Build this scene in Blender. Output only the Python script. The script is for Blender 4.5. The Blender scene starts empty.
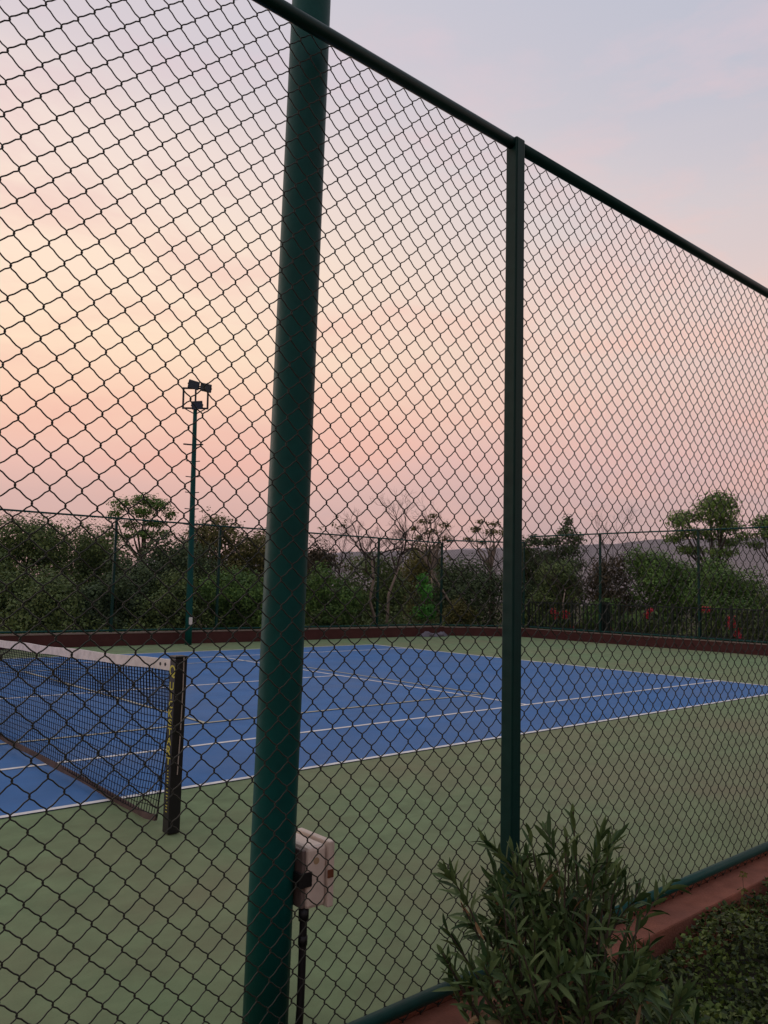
import bpy, math, random
import numpy as np
from mathutils import Vector, Matrix

rng = np.random.default_rng(7)
random.seed(7)
S = bpy.context.scene
COL = S.collection
PI = math.pi

# ------------------------------------------------------------------ helpers
class MB:
    """collects shapes; build() links them as ONE mesh object"""
    def __init__(s):
        s.v, s.f = [], []

    def add(s, vs, fs):
        n = len(s.v)
        s.v += [tuple(p) for p in vs]
        s.f += [tuple(i + n for i in f) for f in fs]
        return s

    def box(s, a, b, M=None):
        x0, y0, z0 = a; x1, y1, z1 = b
        vs = [Vector(p) for p in ((x0,y0,z0),(x1,y0,z0),(x1,y1,z0),(x0,y1,z0),(x0,y0,z1),(x1,y0,z1),(x1,y1,z1),(x0,y1,z1))]
        if M is not None: vs = [M @ p for p in vs]
        return s.add(vs, [(3,2,1,0),(4,5,6,7),(0,1,5,4),(1,2,6,5),(2,3,7,6),(3,0,4,7)])

    def tube(s, pts, rad, n=8, cap=True):
        pts = [Vector(p) for p in pts]
        if not hasattr(rad, '__len__'): rad = [rad] * len(pts)
        vs, fs = [], []
        ref = None
        for i, p in enumerate(pts):
            d = (pts[min(i+1, len(pts)-1)] - pts[max(i-1, 0)])
            d = d.normalized() if d.length > 1e-9 else Vector((0,0,1))
            if ref is None:
                ref = Vector((1,0,0)) if abs(d.x) < .8 else Vector((0,1,0))
            a = d.cross(ref)
            if a.length < 1e-6: a = d.orthogonal()
            a.normalize(); b = d.cross(a); ref = -d.cross(a).cross(d) if False else ref
            for k in range(n):
                t = 2*PI*k/n
                vs.append(p + (a*math.cos(t) + b*math.sin(t)) * rad[i])
        for i in range(len(pts)-1):
            for k in range(n):
                k2 = (k+1) % n
                fs.append((i*n+k, (i+1)*n+k, (i+1)*n+k2, i*n+k2))
        if cap:
            fs.append(tuple(range(n)))
            fs.append(tuple(reversed(range((len(pts)-1)*n, len(pts)*n))))
        return s.add(vs, fs)

    def build(s, name, mat, parent=None, smooth=False, bevel=0):
        me = bpy.data.meshes.new(name)
        me.from_pydata(s.v, [], s.f); me.update()
        return link(name, me, mat, parent, smooth, bevel)

def link(name, me, mat, parent=None, smooth=False, bevel=0):
    if mat: me.materials.append(mat)
    if smooth: me.polygons.foreach_set('use_smooth', [True]*len(me.polygons))
    o = bpy.data.objects.new(name, me); COL.objects.link(o)
    if parent is not None: o.parent = parent
    if bevel:
        m = o.modifiers.new('bevel', 'BEVEL'); m.width = bevel; m.segments = 2; m.limit_method = 'ANGLE'
    return o

def np_mesh(name, V, F):
    """V (n,3), F (m,k) all faces with k corners"""
    me = bpy.data.meshes.new(name)
    V = np.asarray(V, np.float32); F = np.asarray(F, np.int32)
    m, k = F.shape
    me.vertices.add(len(V)); me.vertices.foreach_set('co', V.ravel())
    me.loops.add(m*k); me.loops.foreach_set('vertex_index', F.ravel())
    me.polygons.add(m); me.polygons.foreach_set('loop_start', np.arange(0, m*k, k, dtype=np.int32))
    me.update(calc_edges=True)
    return me

def empty(name, loc=(0,0,0), rz=0):
    o = bpy.data.objects.new(name, None); COL.objects.link(o)
    o.location = loc; o.rotation_euler = (0,0,rz); o.empty_display_size = .2
    return o

def tag(o, label=None, cat=None, group=None, kind=None):
    if label: o['label'] = label
    if cat: o['category'] = cat
    if group: o['group'] = group
    if kind: o['kind'] = kind
    return o

# ------------------------------------------------------------------ materials
def mat(name, color, rough=.6, var=0.0, scale=5.0, bump=0.0, bscale=80.0, spec=.5, metal=0.0,
        island=0.0, color2=None, transl=0.0, stain=None, stain_scale=.6, stain_amt=.5, speck=0.0, dust=None):
    m = bpy.data.materials.new(name); m.use_nodes = True
    nt = m.node_tree; N, L = nt.nodes, nt.links
    b = N['Principled BSDF']
    b.inputs['Roughness'].default_value = rough
    b.inputs['Specular IOR Level'].default_value = spec
    b.inputs['Metallic'].default_value = metal
    tc = N.new('ShaderNodeTexCoord')
    col = None
    def rgb(c):
        n = N.new('ShaderNodeRGB'); n.outputs[0].default_value = (*c, 1); return n.outputs[0]
    def mix(fac, a, bb, mode='MIX'):
        n = N.new('ShaderNodeMix'); n.data_type = 'RGBA'; n.blend_type = mode
        if isinstance(fac, float): n.inputs[0].default_value = fac
        else: L.new(fac, n.inputs[0])
        L.new(a, n.inputs[6]); L.new(bb, n.inputs[7]); return n.outputs[2]
    def noise(sc, det=5, rou=.6, lo=.3, hi=.7):
        n = N.new('ShaderNodeTexNoise'); n.inputs['Scale'].default_value = sc
        n.inputs['Detail'].default_value = det; n.inputs['Roughness'].default_value = rou
        L.new(tc.outputs['Object'], n.inputs['Vector'])
        r = N.new('ShaderNodeMapRange'); r.inputs[1].default_value = lo; r.inputs[2].default_value = hi
        L.new(n.outputs['Fac'], r.inputs[0]); return r.outputs[0]
    col = rgb(color)
    if color2 is not None:
        if island:
            g = N.new('ShaderNodeNewGeometry'); col = mix(g.outputs['Random Per Island'], col, rgb(color2))
        else:
            col = mix(noise(scale), col, rgb(color2))
    if var:
        dark = tuple(c*(1-var) for c in (1,1,1)); lite = tuple(min(1+var*.6, 2) for c in (1,1,1))
        col = mix(1.0, col, mix(noise(scale*1.7, 6), rgb(dark), rgb(lite)), 'MULTIPLY')
    if stain is not None:
        n = N.new('ShaderNodeMath'); n.operation = 'MULTIPLY'; n.inputs[1].default_value = stain_amt
        L.new(noise(stain_scale, 8, .65, .42, .75), n.inputs[0])
        col = mix(n.outputs[0], col, rgb(stain))
    if dust is not None:      # brown dust blown in along the near fence
        sx = N.new('ShaderNodeSeparateXYZ'); L.new(tc.outputs['Object'], sx.inputs[0])
        ra = N.new('ShaderNodeMapRange'); ra.inputs[1].default_value = -2.0; ra.inputs[2].default_value = 4.5; L.new(sx.outputs['X'], ra.inputs[0])
        rb = N.new('ShaderNodeMapRange'); rb.inputs[1].default_value = -4.8; rb.inputs[2].default_value = -8.2; L.new(sx.outputs['Y'], rb.inputs[0])
        q1 = N.new('ShaderNodeMath'); q1.operation = 'MULTIPLY'; L.new(ra.outputs[0], q1.inputs[0]); L.new(rb.outputs[0], q1.inputs[1])
        q2 = N.new('ShaderNodeMath'); q2.operation = 'MULTIPLY_ADD'; L.new(noise(.9, 7, .6, .2, .8), q2.inputs[0]); q2.inputs[1].default_value = .7; q2.inputs[2].default_value = .15
        q3 = N.new('ShaderNodeMath'); q3.operation = 'MULTIPLY'; L.new(q1.outputs[0], q3.inputs[0]); L.new(q2.outputs[0], q3.inputs[1])
        col = mix(q3.outputs[0], col, rgb(dust))
    if speck:      # grit and faint scuff marks
        k = noise(140, 2, .5, .60, .74); n = N.new('ShaderNodeMath'); n.operation = 'MULTIPLY'; n.inputs[1].default_value = speck; L.new(k, n.inputs[0])
        col = mix(n.outputs[0], col, rgb(tuple(c*.35 for c in color)))
        mp_ = N.new('ShaderNodeMapping'); mp_.inputs['Scale'].default_value = (1.1,7,1); mp_.inputs['Rotation'].default_value = (0,0,.6); L.new(tc.outputs['Object'], mp_.inputs[0])
        t_ = N.new('ShaderNodeTexNoise'); t_.inputs['Scale'].default_value = 1.3; t_.inputs['Detail'].default_value = 7; L.new(mp_.outputs[0], t_.inputs['Vector'])
        r_ = N.new('ShaderNodeMapRange'); r_.inputs[1].default_value = .58; r_.inputs[2].default_value = .78; r_.inputs[4].default_value = .38; L.new(t_.outputs['Fac'], r_.inputs[0])
        col = mix(r_.outputs[0], col, rgb(tuple(c*.68+.008 for c in color)))
    L.new(col, b.inputs['Base Color'])
    if bump:
        n = N.new('ShaderNodeTexNoise'); n.inputs['Scale'].default_value = bscale; n.inputs['Detail'].default_value = 4
        L.new(tc.outputs['Object'], n.inputs['Vector'])
        bp = N.new('ShaderNodeBump'); bp.inputs['Strength'].default_value = bump; bp.inputs['Distance'].default_value = .01
        L.new(n.outputs['Fac'], bp.inputs['Height']); L.new(bp.outputs[0], b.inputs['Normal'])
    if transl:
        t = N.new('ShaderNodeBsdfTranslucent'); L.new(col, t.inputs['Color'])
        ms = N.new('ShaderNodeMixShader'); ms.inputs[0].default_value = transl
        L.new(b.outputs[0], ms.inputs[1]); L.new(t.outputs[0], ms.inputs[2])
        L.new(ms.outputs[0], N['Material Output'].inputs['Surface'])
    return m

M = {}
M['green_court'] = mat('green_acrylic', (.168,.242,.120), .85, speck=.35, dust=(.215,.182,.120), var=.26, scale=2.2, bump=.25, bscale=260, spec=.2,
                       stain=(.205,.188,.108), stain_scale=.45, stain_amt=.8)
M['blue_court'] = mat('blue_acrylic', (.046,.158,.385), .8, speck=.25, var=.16, scale=.9, bump=.2, bscale=260, spec=.25,
                      stain=(.105,.170,.31), stain_scale=.5, stain_amt=.65)
M['white_line'] = mat('white_line_paint', (.74,.72,.69), .8, var=.22, scale=3)
M['yellow_line'] = mat('yellow_line_paint', (.42,.40,.30), .8, var=.16, scale=3)
M['terracotta'] = mat('terracotta_paint', (.285,.108,.070), .8, var=.22, scale=6, bump=.5, bscale=90,
                      stain=(.19,.085,.065), stain_scale=2.2, stain_amt=.85, spec=.2)
M['maroon'] = mat('maroon_paint', (.075,.028,.026), .8, var=.2, scale=2, bump=.3, bscale=50, stain=(.06,.02,.02), stain_scale=1.2, spec=.2)
M['wall_cap'] = mat('weathered_wall_edge', (.24,.18,.155), .9, var=.25, scale=6, spec=.2)
M['green_paint'] = mat('dark_green_gloss_paint', (.001,.066,.058), .5, var=.14, scale=9, bump=.12, bscale=35, spec=.18,
                       stain=(.002,.046,.040), stain_scale=5, stain_amt=.6)
M['rail_paint'] = mat('rail_green_paint', (.003,.055,.047), .5, var=.15, scale=14, bump=.1, bscale=60, spec=.18)
M['post_paint'] = mat('post_green_paint', (.002,.032,.026), .45, var=.15, scale=10, spec=.22)
M['wire'] = mat('green_coated_wire', (.028,.030,.023), .55, spec=.25, var=.1, scale=30)
M['far_wire'] = mat('far_coated_wire', (.012,.035,.028), .6, spec=.2)
M['black_net'] = mat('black_net_cord', (.008,.009,.016), .8, spec=.1)
M['white_band'] = mat('canvas_headband', (.70,.64,.61), .9, var=.2, scale=7, bump=.3, bscale=200, spec=.1)
M['bottom_band'] = mat('net_bottom_canvas', (.090,.064,.058), .9, var=.5, scale=2.5, bump=.3, bscale=100, spec=.1)
M['post_black'] = mat('black_post_coating', (.010,.010,.011), .5, var=.2, scale=12, spec=.3)
M['yellow_ink'] = mat('yellow_lettering', (.50,.46,.08), .7, spec=.2)
M['cord'] = mat('pale_cord', (.36,.30,.27), .8, spec=.1)
M['box_plastic'] = mat('weathered_cream_plastic', (.66,.55,.47), .55, var=.08, scale=10, stain=(.45,.34,.26), stain_scale=6, stain_amt=.35, spec=.35)
M['box_mark'] = mat('yellowed_plastic', (.40,.28,.16), .7)
M['back_plate'] = mat('grey_brown_plastic', (.13,.095,.085), .6)
M['box_rust'] = mat('rusty_latch', (.16,.06,.03), .8, spec=.2)
M['black_plastic'] = mat('black_plastic', (.010,.010,.011), .5, spec=.35)
M['dark_metal'] = mat('dark_weathered_steel', (.035,.035,.037), .6, spec=.3, var=.2, scale=8)
M['lamp_glass'] = mat('grey_lamp_glass', (.10,.10,.11), .25, spec=.5)
M['sticker'] = mat('white_sticker', (.62,.60,.58), .7)
M['iron'] = mat('black_iron_paint', (.010,.018,.016), .5, spec=.3)
M['tarp'] = mat('grey_blue_tarp', (.13,.12,.15), .7, var=.3, scale=4)
M['soil'] = mat('dark_soil', (.055,.045,.032), .95, var=.4, scale=3, bump=.6, bscale=20, spec=.1, stain=(.04,.06,.025), stain_scale=.8)
M['hill'] = mat('hazy_hill', (.27,.235,.24), 1.0, var=.16, scale=.012, spec=0)  # mauve-grey base colour has the distance haze painted in
M['hill2'] = mat('hazy_far_hill', (.42,.36,.37), 1.0, var=.08, scale=.008, spec=0)  # paler again: more distance haze put into the colour
def leafmat(name, a, b, transl=.2, rough=.6, spec=.25):
    return mat(name, a, rough, var=.45, scale=.7, island=1, color2=b, transl=transl, spec=spec)
M['leaf_dark'] = leafmat('dark_foliage', (0.065,0.106,0.032), (0.185,0.248,0.074))
M['leaf_deep'] = leafmat('very_dark_foliage', (0.038,0.064,0.025), (0.109,0.157,0.059))
M['leaf_olive'] = leafmat('olive_foliage', (0.079,0.082,0.023), (0.202,0.189,0.053))
M['leaf_mid'] = leafmat('mid_green_foliage', (0.056,0.129,0.028), (0.168,0.283,0.061))
M['leaf_light'] = leafmat('light_green_foliage', (0.076,0.152,0.029), (0.209,0.322,0.073))
M['leaf_bright'] = leafmat('bright_green_foliage', (0.065,0.260,0.033), (0.130,0.442,0.065))
M['leaf_russet'] = leafmat('russet_foliage', (0.063,0.045,0.025), (0.120,0.095,0.053))
M['leaf_yellow'] = leafmat('yellow_green_foliage', (0.108,0.120,0.026), (0.240,0.204,0.060))
M['oleander'] = mat('oleander_leaf', (.020,.054,.015), .5, var=.3, scale=6, island=1, color2=(.135,.200,.070), transl=.15, spec=.22)
M['oleander_dry'] = mat('dry_oleander_leaf', (.20,.10,.035), .7, var=.3, scale=20, island=1, color2=(.26,.20,.12), spec=.2)
M['ground_leaf'] = mat('ground_cover_leaf', (.008,.024,.006), .5, var=.85, scale=3.4, island=1, color2=(.125,.175,.034), transl=.1, spec=.22)
M['bark'] = mat('grey_bark', (.085,.068,.055), .9, var=.3, scale=5, bump=.4, bscale=30, spec=.1)
M['bark_pale'] = mat('pale_bark', (.27,.215,.175), .9, var=.4, scale=3, bump=.4, bscale=30, spec=.1, stain=(.16,.125,.10), stain_scale=2.5)
M['bark_dark'] = mat('dark_twig', (.060,.046,.040), .9, spec=.1)
M['petal_red'] = mat('red_petals', (.52,.016,.045), .6, island=1, color2=(.80,.06,.12), transl=.25)
M['petal_white'] = mat('white_petals', (.62,.62,.60), .6)

# ------------------------------------------------------------------ setting: ground, court, lines
LINE = .055
def sheet(name, x0, y0, x1, y1, z, m, lo=None):
    b = MB()
    if lo is None: b.add([(x0,y0,z),(x1,y0,z),(x1,y1,z),(x0,y1,z)], [(0,1,2,3)])
    else: b.box((x0,y0,lo),(x1,y1,z))
    return b.build(name, m)

# ground sheet to the horizon, falling away beyond the gardens
rs = np.concatenate([[0], np.geomspace(6, 3000, 46)])
na = 72
V = [(0,0,-.30)]
for r in rs[1:]:
    for k in range(na):
        t = 2*PI*k/na
        x, y = r*math.cos(t), r*math.sin(t)
        q = max(0., r-32)
        z = -.30 - 9*(1-math.exp(-q/60.)) - .05*math.sin(x*.9)*math.cos(y*.8)*min(1, max(0, (r-22)/10))
        V.append((x,y,z))
F = [(0, 1+k, 1+(k+1)%na) for k in range(na)]
for i in range(len(rs)-2):
    for k in range(na):
        a = 1+i*na+k; b_ = 1+i*na+(k+1)%na
        F.append((a, a+na, b_+na, b_))
g = MB(); g.v = V; g.f = F
tag(g.build('ground', M['soil'], smooth=True), kind='structure')

c = MB().box((-19.2,-8.779,-.28),(19.0,7.70,0)).build('court_floor', M['green_court']); tag(c, kind='structure')
tag(sheet('blue_playing_area', -11.885,-5.485,11.885,5.485,.004, M['blue_court']), kind='structure')
w = MB()
def ln(b, x0,y0,x1,y1,z): b.add([(x0,y0,z),(x1,y0,z),(x1,y1,z),(x0,y1,z)], [(0,1,2,3)])
Z1 = .008; h = LINE
for s in (-1,1):
    ya, yb = sorted((s*5.485, s*(5.485-h))); ln(w, -11.885,ya,11.885,yb,Z1)
    ya, yb = sorted((s*4.115, s*(4.115-h))); ln(w, -11.885+h*1.3,ya,11.885-h*1.3,yb,Z1)
    xa, xb = sorted((s*11.885, s*(11.885-h*1.3))); ln(w, xa,-5.485+h,xb,5.485-h,Z1)
    xa, xb = sorted((s*6.40, s*(6.40-h))); ln(w, xa,-4.115+h,xb,4.115-h,Z1)
    xa, xb = sorted((s*11.78, s*11.68)); ln(w, xa,-.025,xb,.025,Z1)
ln(w, -6.40+h,-.0275,6.40-h,.0275,Z1)
tag(w.build('white_court_marking', M['white_line']), kind='structure')
yl = MB(); Z2 = .012; h = .05
for s in (-1,1):
    ya, yb = sorted((s*3.05, s*(3.05-h))); ln(yl, -6.705,ya,6.705,yb,Z2)
    xa, xb = sorted((s*6.705, s*(6.705-h))); ln(yl, xa,-3.05+h,xb,3.05-h,Z2)
    xa, xb = sorted((s*2.134, s*(2.134-h))); ln(yl, xa,-3.05+h,xb,3.05-h,Z2)
tag(yl.build('yellow_court_marking', M['yellow_line']), kind='structure')

# hills far behind the gardens
def hill(name, x, ys, zf, m, thick):
    V, F = [], []
    for y in ys:
        z = zf(y)
        V += [(x,y,-14),(x+thick*.35,y,z*.55-5),(x+thick*.8,y,z),(x+thick*1.5,y,-14)]
    for i in range(len(ys)-1):
        for k in range(3):
            a = i*4+k; F.append((a, a+4, a+5, a+1))
    b = MB(); b.v, b.f = V, F
    return tag(b.build(name, m, smooth=True), kind='structure')
def ridge(base, amp, sd):
    r = np.random.default_rng(sd); ph = r.uniform(0, 6.28, 9); fq = np.geomspace(.004, .11, 9)
    return lambda y: base + amp*sum(math.sin(y*f_+p)/(1+k*.55) for k, (f_, p) in enumerate(zip(fq, ph)))
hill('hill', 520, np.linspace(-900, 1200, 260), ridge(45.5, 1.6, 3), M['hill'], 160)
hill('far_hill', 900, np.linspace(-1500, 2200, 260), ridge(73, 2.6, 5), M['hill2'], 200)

# ------------------------------------------------------------------ low walls
kerb = empty('garden_kerb', (0,-8.9,-.3))
for a_, b_, nm in (((-19.2,-8.975,-.32),(21,-8.790,-.065),'kerb'),((-19.2,-8.788,-.32),(21,-8.781,-.002),'kerb_lip')):
    k_ = MB().box(a_, b_).build(nm, M['terracotta'], kerb, bevel=.010 if nm == 'kerb' else 0); k_.matrix_parent_inverse = Matrix.Translation((0,8.9,.3))
tag(kerb, 'terracotta painted kerb under the near chain-link fence', 'kerb')
def wall_run(pts, h0, h1, thick, name, m, parent=None):
    b = MB()
    for (xa, ya), (xb, yb) in zip(pts[:-1], pts[1:]):
        d = Vector((xb-xa, yb-ya, 0)); l = d.length; d.normalize()
        R = Matrix(((d.x,-d.y,0,xa),(d.y,d.x,0,ya),(0,0,1,0),(0,0,0,1)))
        b.box((0.002, .0, h0), (l-.002, thick, h1), R)
    return b.build(name, m, parent)
A_, B_, C_, D_ = (-19.2,7.75), (16.9,7.75), (19.2,6.2), (19.2,-8.6)
wf = empty('low_boundary_wall', (5.5,7.75,0))
tag(wf, 'long maroon low wall along the far side behind the floodlight mast', 'wall')
def world_parent(o, p):
    o.parent = p; o.matrix_parent_inverse = Matrix.Translation(-Vector(p.location)); return o
world_parent(wall_run([A_,B_], -.3, .285, .2, 'wall', M['maroon']), wf)
world_parent(wall_run([(A_[0],A_[1]-.012),(B_[0],B_[1]-.012)], .287, .315, .23, 'coping', M['wall_cap']), wf)
wb = empty('low_boundary_wall', (19.2,0,0))
tag(wb, 'maroon low wall below the black iron railing at the back of the court', 'wall')
world_parent(wall_run([B_,C_,D_], -.3, .262, .2, 'wall', M['maroon']), wb)
world_parent(wall_run([(B_[0]-.005,B_[1]-.013),(C_[0]-.012,C_[1]),(D_[0]-.012,D_[1])], .264, .285, .23, 'coping', M['wall_cap']), wb)

# ------------------------------------------------------------------ near chain-link fence
FY = -8.84            # rail plane
MW, MH = .0464, .0927 # half-diamond width, diamond height
WR = .0023
NW = 65; BAY = NW*MW
X0 = -.602 + 19*MW    # post next to the oleander (column 19 of the weave)
ZB, NP = -.064, 39
def wire_mesh_data(nw, first_odd, seed):
    r = np.random.default_rng(seed)
    e = .0040; a = MW/2 + .0016
    half = [(-a,0,0), (-a+.0012,-.30*e,.0042), (-a+.0052,-.52*e,.0085), (-a*.36,-.88*e,MH*.158), (.0006,-e,MH*.252), (a*.36,-.90*e,MH*.345), (a-.0052,-.52*e,MH/2-.0085), (a-.0012,-.30*e,MH/2-.0042)]
    base = []
    for (x,y,z) in half: base.append((x,y,z))
    for (x,y,z) in half: base.append((-x,-y,z+MH/2))
    base = np.array(base)
    pts = np.concatenate([base + [0,0,k*MH] for k in range(NP)] + [[(-a,0,NP*MH)]])
    n = len(pts)
    d = np.gradient(pts, axis=0); d /= np.linalg.norm(d, axis=1)[:,None]
    up = np.array([0,1.,0]); A1 = np.cross(d, up); A1 /= np.linalg.norm(A1, axis=1)[:,None]; B1 = np.cross(d, A1)
    k = 5; ang = np.arange(k)*2*PI/k
    ring = pts[:,None,:] + WR*(A1[:,None,:]*np.cos(ang)[None,:,None] + B1[:,None,:]*np.sin(ang)[None,:,None])
    one = ring.reshape(-1,3)
    i = np.arange(n-1)[:,None]*k; j = np.arange(k)[None,:]; j2 = (j+1) % k
    f = np.stack([i+j, i+j2, i+k+j2, i+k+j], -1).reshape(-1,4)
    VV, FF = [], []
    zz = pts[:,2]
    for w_ in range(nw):
        v = one.copy()
        odd = (w_ + first_odd) % 2
        if not odd: v[:,0] *= -1; v[:,1] *= -1
        v[:,0] += (w_+.5)*MW
        VV.append(v); FF.append((f if odd else f) + w_*len(one))
    V = np.concatenate(VV); F = np.concatenate(FF)
    # a slightly slack weave: gentle bulge and drift, zero at the posts and rails
    L = nw*MW; u = V[:,0]/L; t = V[:,2]/(NP*MH)
    win = np.clip(np.sin(PI*np.clip(u,0,1)),0,1) * np.clip(np.sin(PI*np.clip(t,0,1)),0,1)
    V[:,1] += win*(.012*np.sin(7*u+1.3)*np.sin(9*t+.4))
    V[:,0] += win*(.004*np.sin(11*u+5*t) + .004*np.sin(23*t+9*u) + .0016*np.sin(61*u+37*t))
    V[:,2] += win*(.004*np.sin(8*u-6*t+1))
    V[:,2] += ZB
    # twisted tails hanging below the bottom rail and above the top
    tails = MB()
    for w_ in range(nw+1):
        if (w_ + first_odd) % 2 == 1:
            x = w_*MW; j_ = r.uniform(-.003,.003, 4)
            tails.tube([(x-.006,-.003,ZB+.012),(x-.001+j_[0],-.001,ZB-.001),(x+.003+j_[1],.002,ZB-.009),(x+.007+j_[2],0,ZB-.013+j_[3])], WR*.95, 5)
            tails.tube([(x+.006,.003,ZB+.012),(x+.001,.002,ZB),(x-.003,-.002,ZB-.008)], WR*.95, 5)
    tv = np.array(tails.v); quads = [q for q in tails.f if len(q) == 4]
    n0 = len(V)
    V = np.concatenate([V, tv]); F = np.concatenate([F, np.array(quads)+n0])
    me = np_mesh('wire_mesh', V, F)
    me.polygons.foreach_set('use_smooth', [True]*len(me.polygons))
    return me
fence = empty('chain_link_fence', (X0, FY, -.065))
tag(fence, 'tall dark green chain-link fence close to the camera across the whole view', 'fence')
me_odd = wire_mesh_data(NW, 1, 1); me_even = wire_mesh_data(NW, 0, 2)
me_odd.materials.append(M['wire']); me_even.materials.append(M['wire'])
for b_i in (-1, 0, 1):
    # bay starts at column 19 + 65*b_i
    first = (19 + 65*b_i) % 2
    o = bpy.data.objects.new('wire_mesh', me_odd if first else me_even); COL.objects.link(o)
    o.location = (X0 + b_i*BAY, -8.803, 0); world_parent(o, fence)
for b_i in (-1, 0, 1, 2):
    x = X0 + b_i*BAY
    p = MB().box((x-.030, FY-.036, -.066), (x+.030, FY+.026, 3.568))
    p = p.build('post', M['post_paint'], bevel=.006)
    rib = MB().box((x-.026, FY-.0395, -.06), (x+.004, FY-.0362, 3.556)).build('post_strip', M['post_paint'], p, bevel=.001)
    world_parent(p, fence)
for b_i in (-1, 0, 1):
    xa, xb = X0 + b_i*BAY + .0305, X0 + (b_i+1)*BAY - .0305
    world_parent(MB().tube([(xa,FY-.004,3.545),(xb,FY-.004,3.545)], .0265, 20).build('top_rail', M['post_paint'], smooth=True), fence)  # top rail: darker colour paints in the shade on its underside
    world_parent(MB().tube([(xa,FY-.004,.024),(xb,FY-.004,.014)], .0245, 20).build('bottom_rail', M['rail_paint'], smooth=True), fence)
# ------------------------------------------------------------------ floodlight masts
def mast(loc, label, rungs, H, r0, r1, rot, sticker=False):
    t = empty('floodlight_mast', loc, rot); tag(t, label, 'floodlight', 'floodlight masts beside the court')
    zs = np.linspace(0, H, 12)
    MB().tube([(0,0,z) for z in zs], [r0+(r1-r0)*(z/H)**1.3 for z in zs], 28).build('pole', M['green_paint'], t, smooth=True)
    for z, l in rungs:
        b = MB(); rr = r0+(r1-r0)*(z/H)**1.3
        b.tube([(-l,-rr*.3,z+.015),(-rr*.5,0,z)], .012 if l < .22 else .02, 6)
        b.tube([(rr*.5,0,z),(l*.85,-rr*.3,z+.01)], .012 if l < .22 else .02, 6)
        b.build('climbing_rung', M['dark_metal'], t)
    f = MB(); W = .31; z0, z1 = H+.0, H+.56
    for s in (-1,1): f.box((s*W-.022,-.022,z0),(s*W+.022,.022,z1))
    f.box((-W+.022,-.02,z0),(W-.022,.02,z0+.04)); f.box((-W+.022,-.02,z1-.04),(W-.022,.02,z1))
    f.box((-.02,-.024,z0+.04),(.02,.024,z1-.04))
    for s in (-1,1): f.tube([(s*.03,0,H-.12),(s*.25,0,z0)], .014, 6)
    f.build('lamp_frame', M['dark_metal'], t)
    for cx, cz, tilt, yaw, rl in ((-.04,z1+.05,-.95,.1,.26),(.27,z1-.02,-.95,-.05,.22),(.06,z0+.08,-.9,.1,-.1)):
        R = Matrix.Translation((cx,-.09,cz)) @ Matrix.Rotation(rl,4,'Y') @ Matrix.Scale(.76,4) @ Matrix.Rotation(yaw,4,'Z') @ Matrix.Rotation(tilt,4,'X') @ Matrix.Identity(4)
        hb = MB().box((-.185,-.14,-.035),(.185,.14,.045), R)
        for k in range(6): hb.box((-.16+k*.06,-.12,.0455),(-.145+k*.06,.12,.075), R)
        hb = hb.build('floodlight', M['dark_metal'], t, bevel=.006)
        MB().box((-.165,-.12,-.042),(.165,.12,-.0355), R).build('lamp_glass', M['lamp_glass'], hb)
        for xa in (-.205,.187): MB().box((xa,-.02,-.02),(xa+.018,.02,.02), R).build('bracket', M['dark_metal'], hb)
    if sticker:
        s_ = MB().box((.02,-r0-.03,.50),(.10,-r0+.02,.68)).build('junction_plate', M['sticker'], t, bevel=.006)
        s_['label'] = 'small white plate'
    return t
fm_ = mast((7.42,7.40,0), 'thin floodlight mast with climbing rungs standing at the far side of the court',
     [(5.05,.27)] + [(z,.19) for z in (4.62,4.22,3.82,3.40,3.00,2.6)], 5.98, .085, .050, math.radians(-38), True)
fm_.rotation_euler = (Matrix.Rotation(-.015, 3, Vector((.66,.75,0))) @ Matrix.Rotation(math.radians(-38), 3, 'Z')).to_euler()
nm_ = mast((-.802,-8.676,0), 'thick dark green mast pole rising close behind the near fence',
     [(z,.30) for z in (4.6,5.0,5.4)], 6.0, .078, .072, math.radians(140))
nm_.rotation_euler = (Matrix.Rotation(.0135, 3, 'Y') @ Matrix.Rotation(math.radians(140), 3, 'Z')).to_euler()   # the pole leans a little

# junction box and its cable on the near mast
jb = empty('junction_box', (-.69,-8.676,.42))
BX = -.036
tag(jb, 'weathered cream plastic junction box strapped to the thick green pole', 'junction box')
def wp(o): o = world_parent(o, jb); o.location.x += BX; return o
wp(MB().box((-.676,-8.772,.425),(-.594,-8.590,.634)).build('box_body', M['box_plastic'], bevel=.014))
b = MB().box((-.592,-8.780,.418),(-.566,-8.580,.642)); b.box((-.565,-8.768,.432),(-.556,-8.592,.628))
wp(b.build('lid', M['box_plastic'], bevel=.008))
bk = wp(MB().box((-.694,-8.764,.432),(-.678,-8.598,.626)).build('back_plate', M['back_plate'], bevel=.004))
wp(MB().box((-.712,-8.778,.505),(-.660,-8.774,.555)).box((-.712,-8.774,.505),(-.701,-8.60,.555)).build('clamp', M['black_plastic'], bevel=.002))
wp(MB().box((-.598,-8.786,.520),(-.572,-8.781,.548)).build('latch', M['box_rust'], bevel=.002))
wp(MB().tube([(-.640,-8.7722,.585),(-.640,-8.7732,.585)], .012, 14).build('knockout', M['box_mark']))
for sy in (-8.765,-8.595):
    for sz in (.436,.624): wp(MB().tube([(-.5655,sy,sz),(-.5615,sy,sz)], .006, 10).build('screw', M['dark_metal']))
cb = MB().tube([(-.668,-8.745,.430),(-.668,-8.745,.395),(-.669,-8.746,.34),(-.671,-8.748,.22),(-.674,-8.75,.10),(-.680,-8.752,.012)], .0135, 12)
cb.tube([(-.668,-8.745,.424),(-.668,-8.745,.385)], .018, 12); cb.tube([(-.669,-8.746,.335),(-.670,-8.747,.305)], .0165, 12)
cb = cb.build('cable', M['black_plastic'], smooth=True); cb.location.x = BX
tag(cb, 'black cable running down from the junction box to the court', 'cable')

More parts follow.
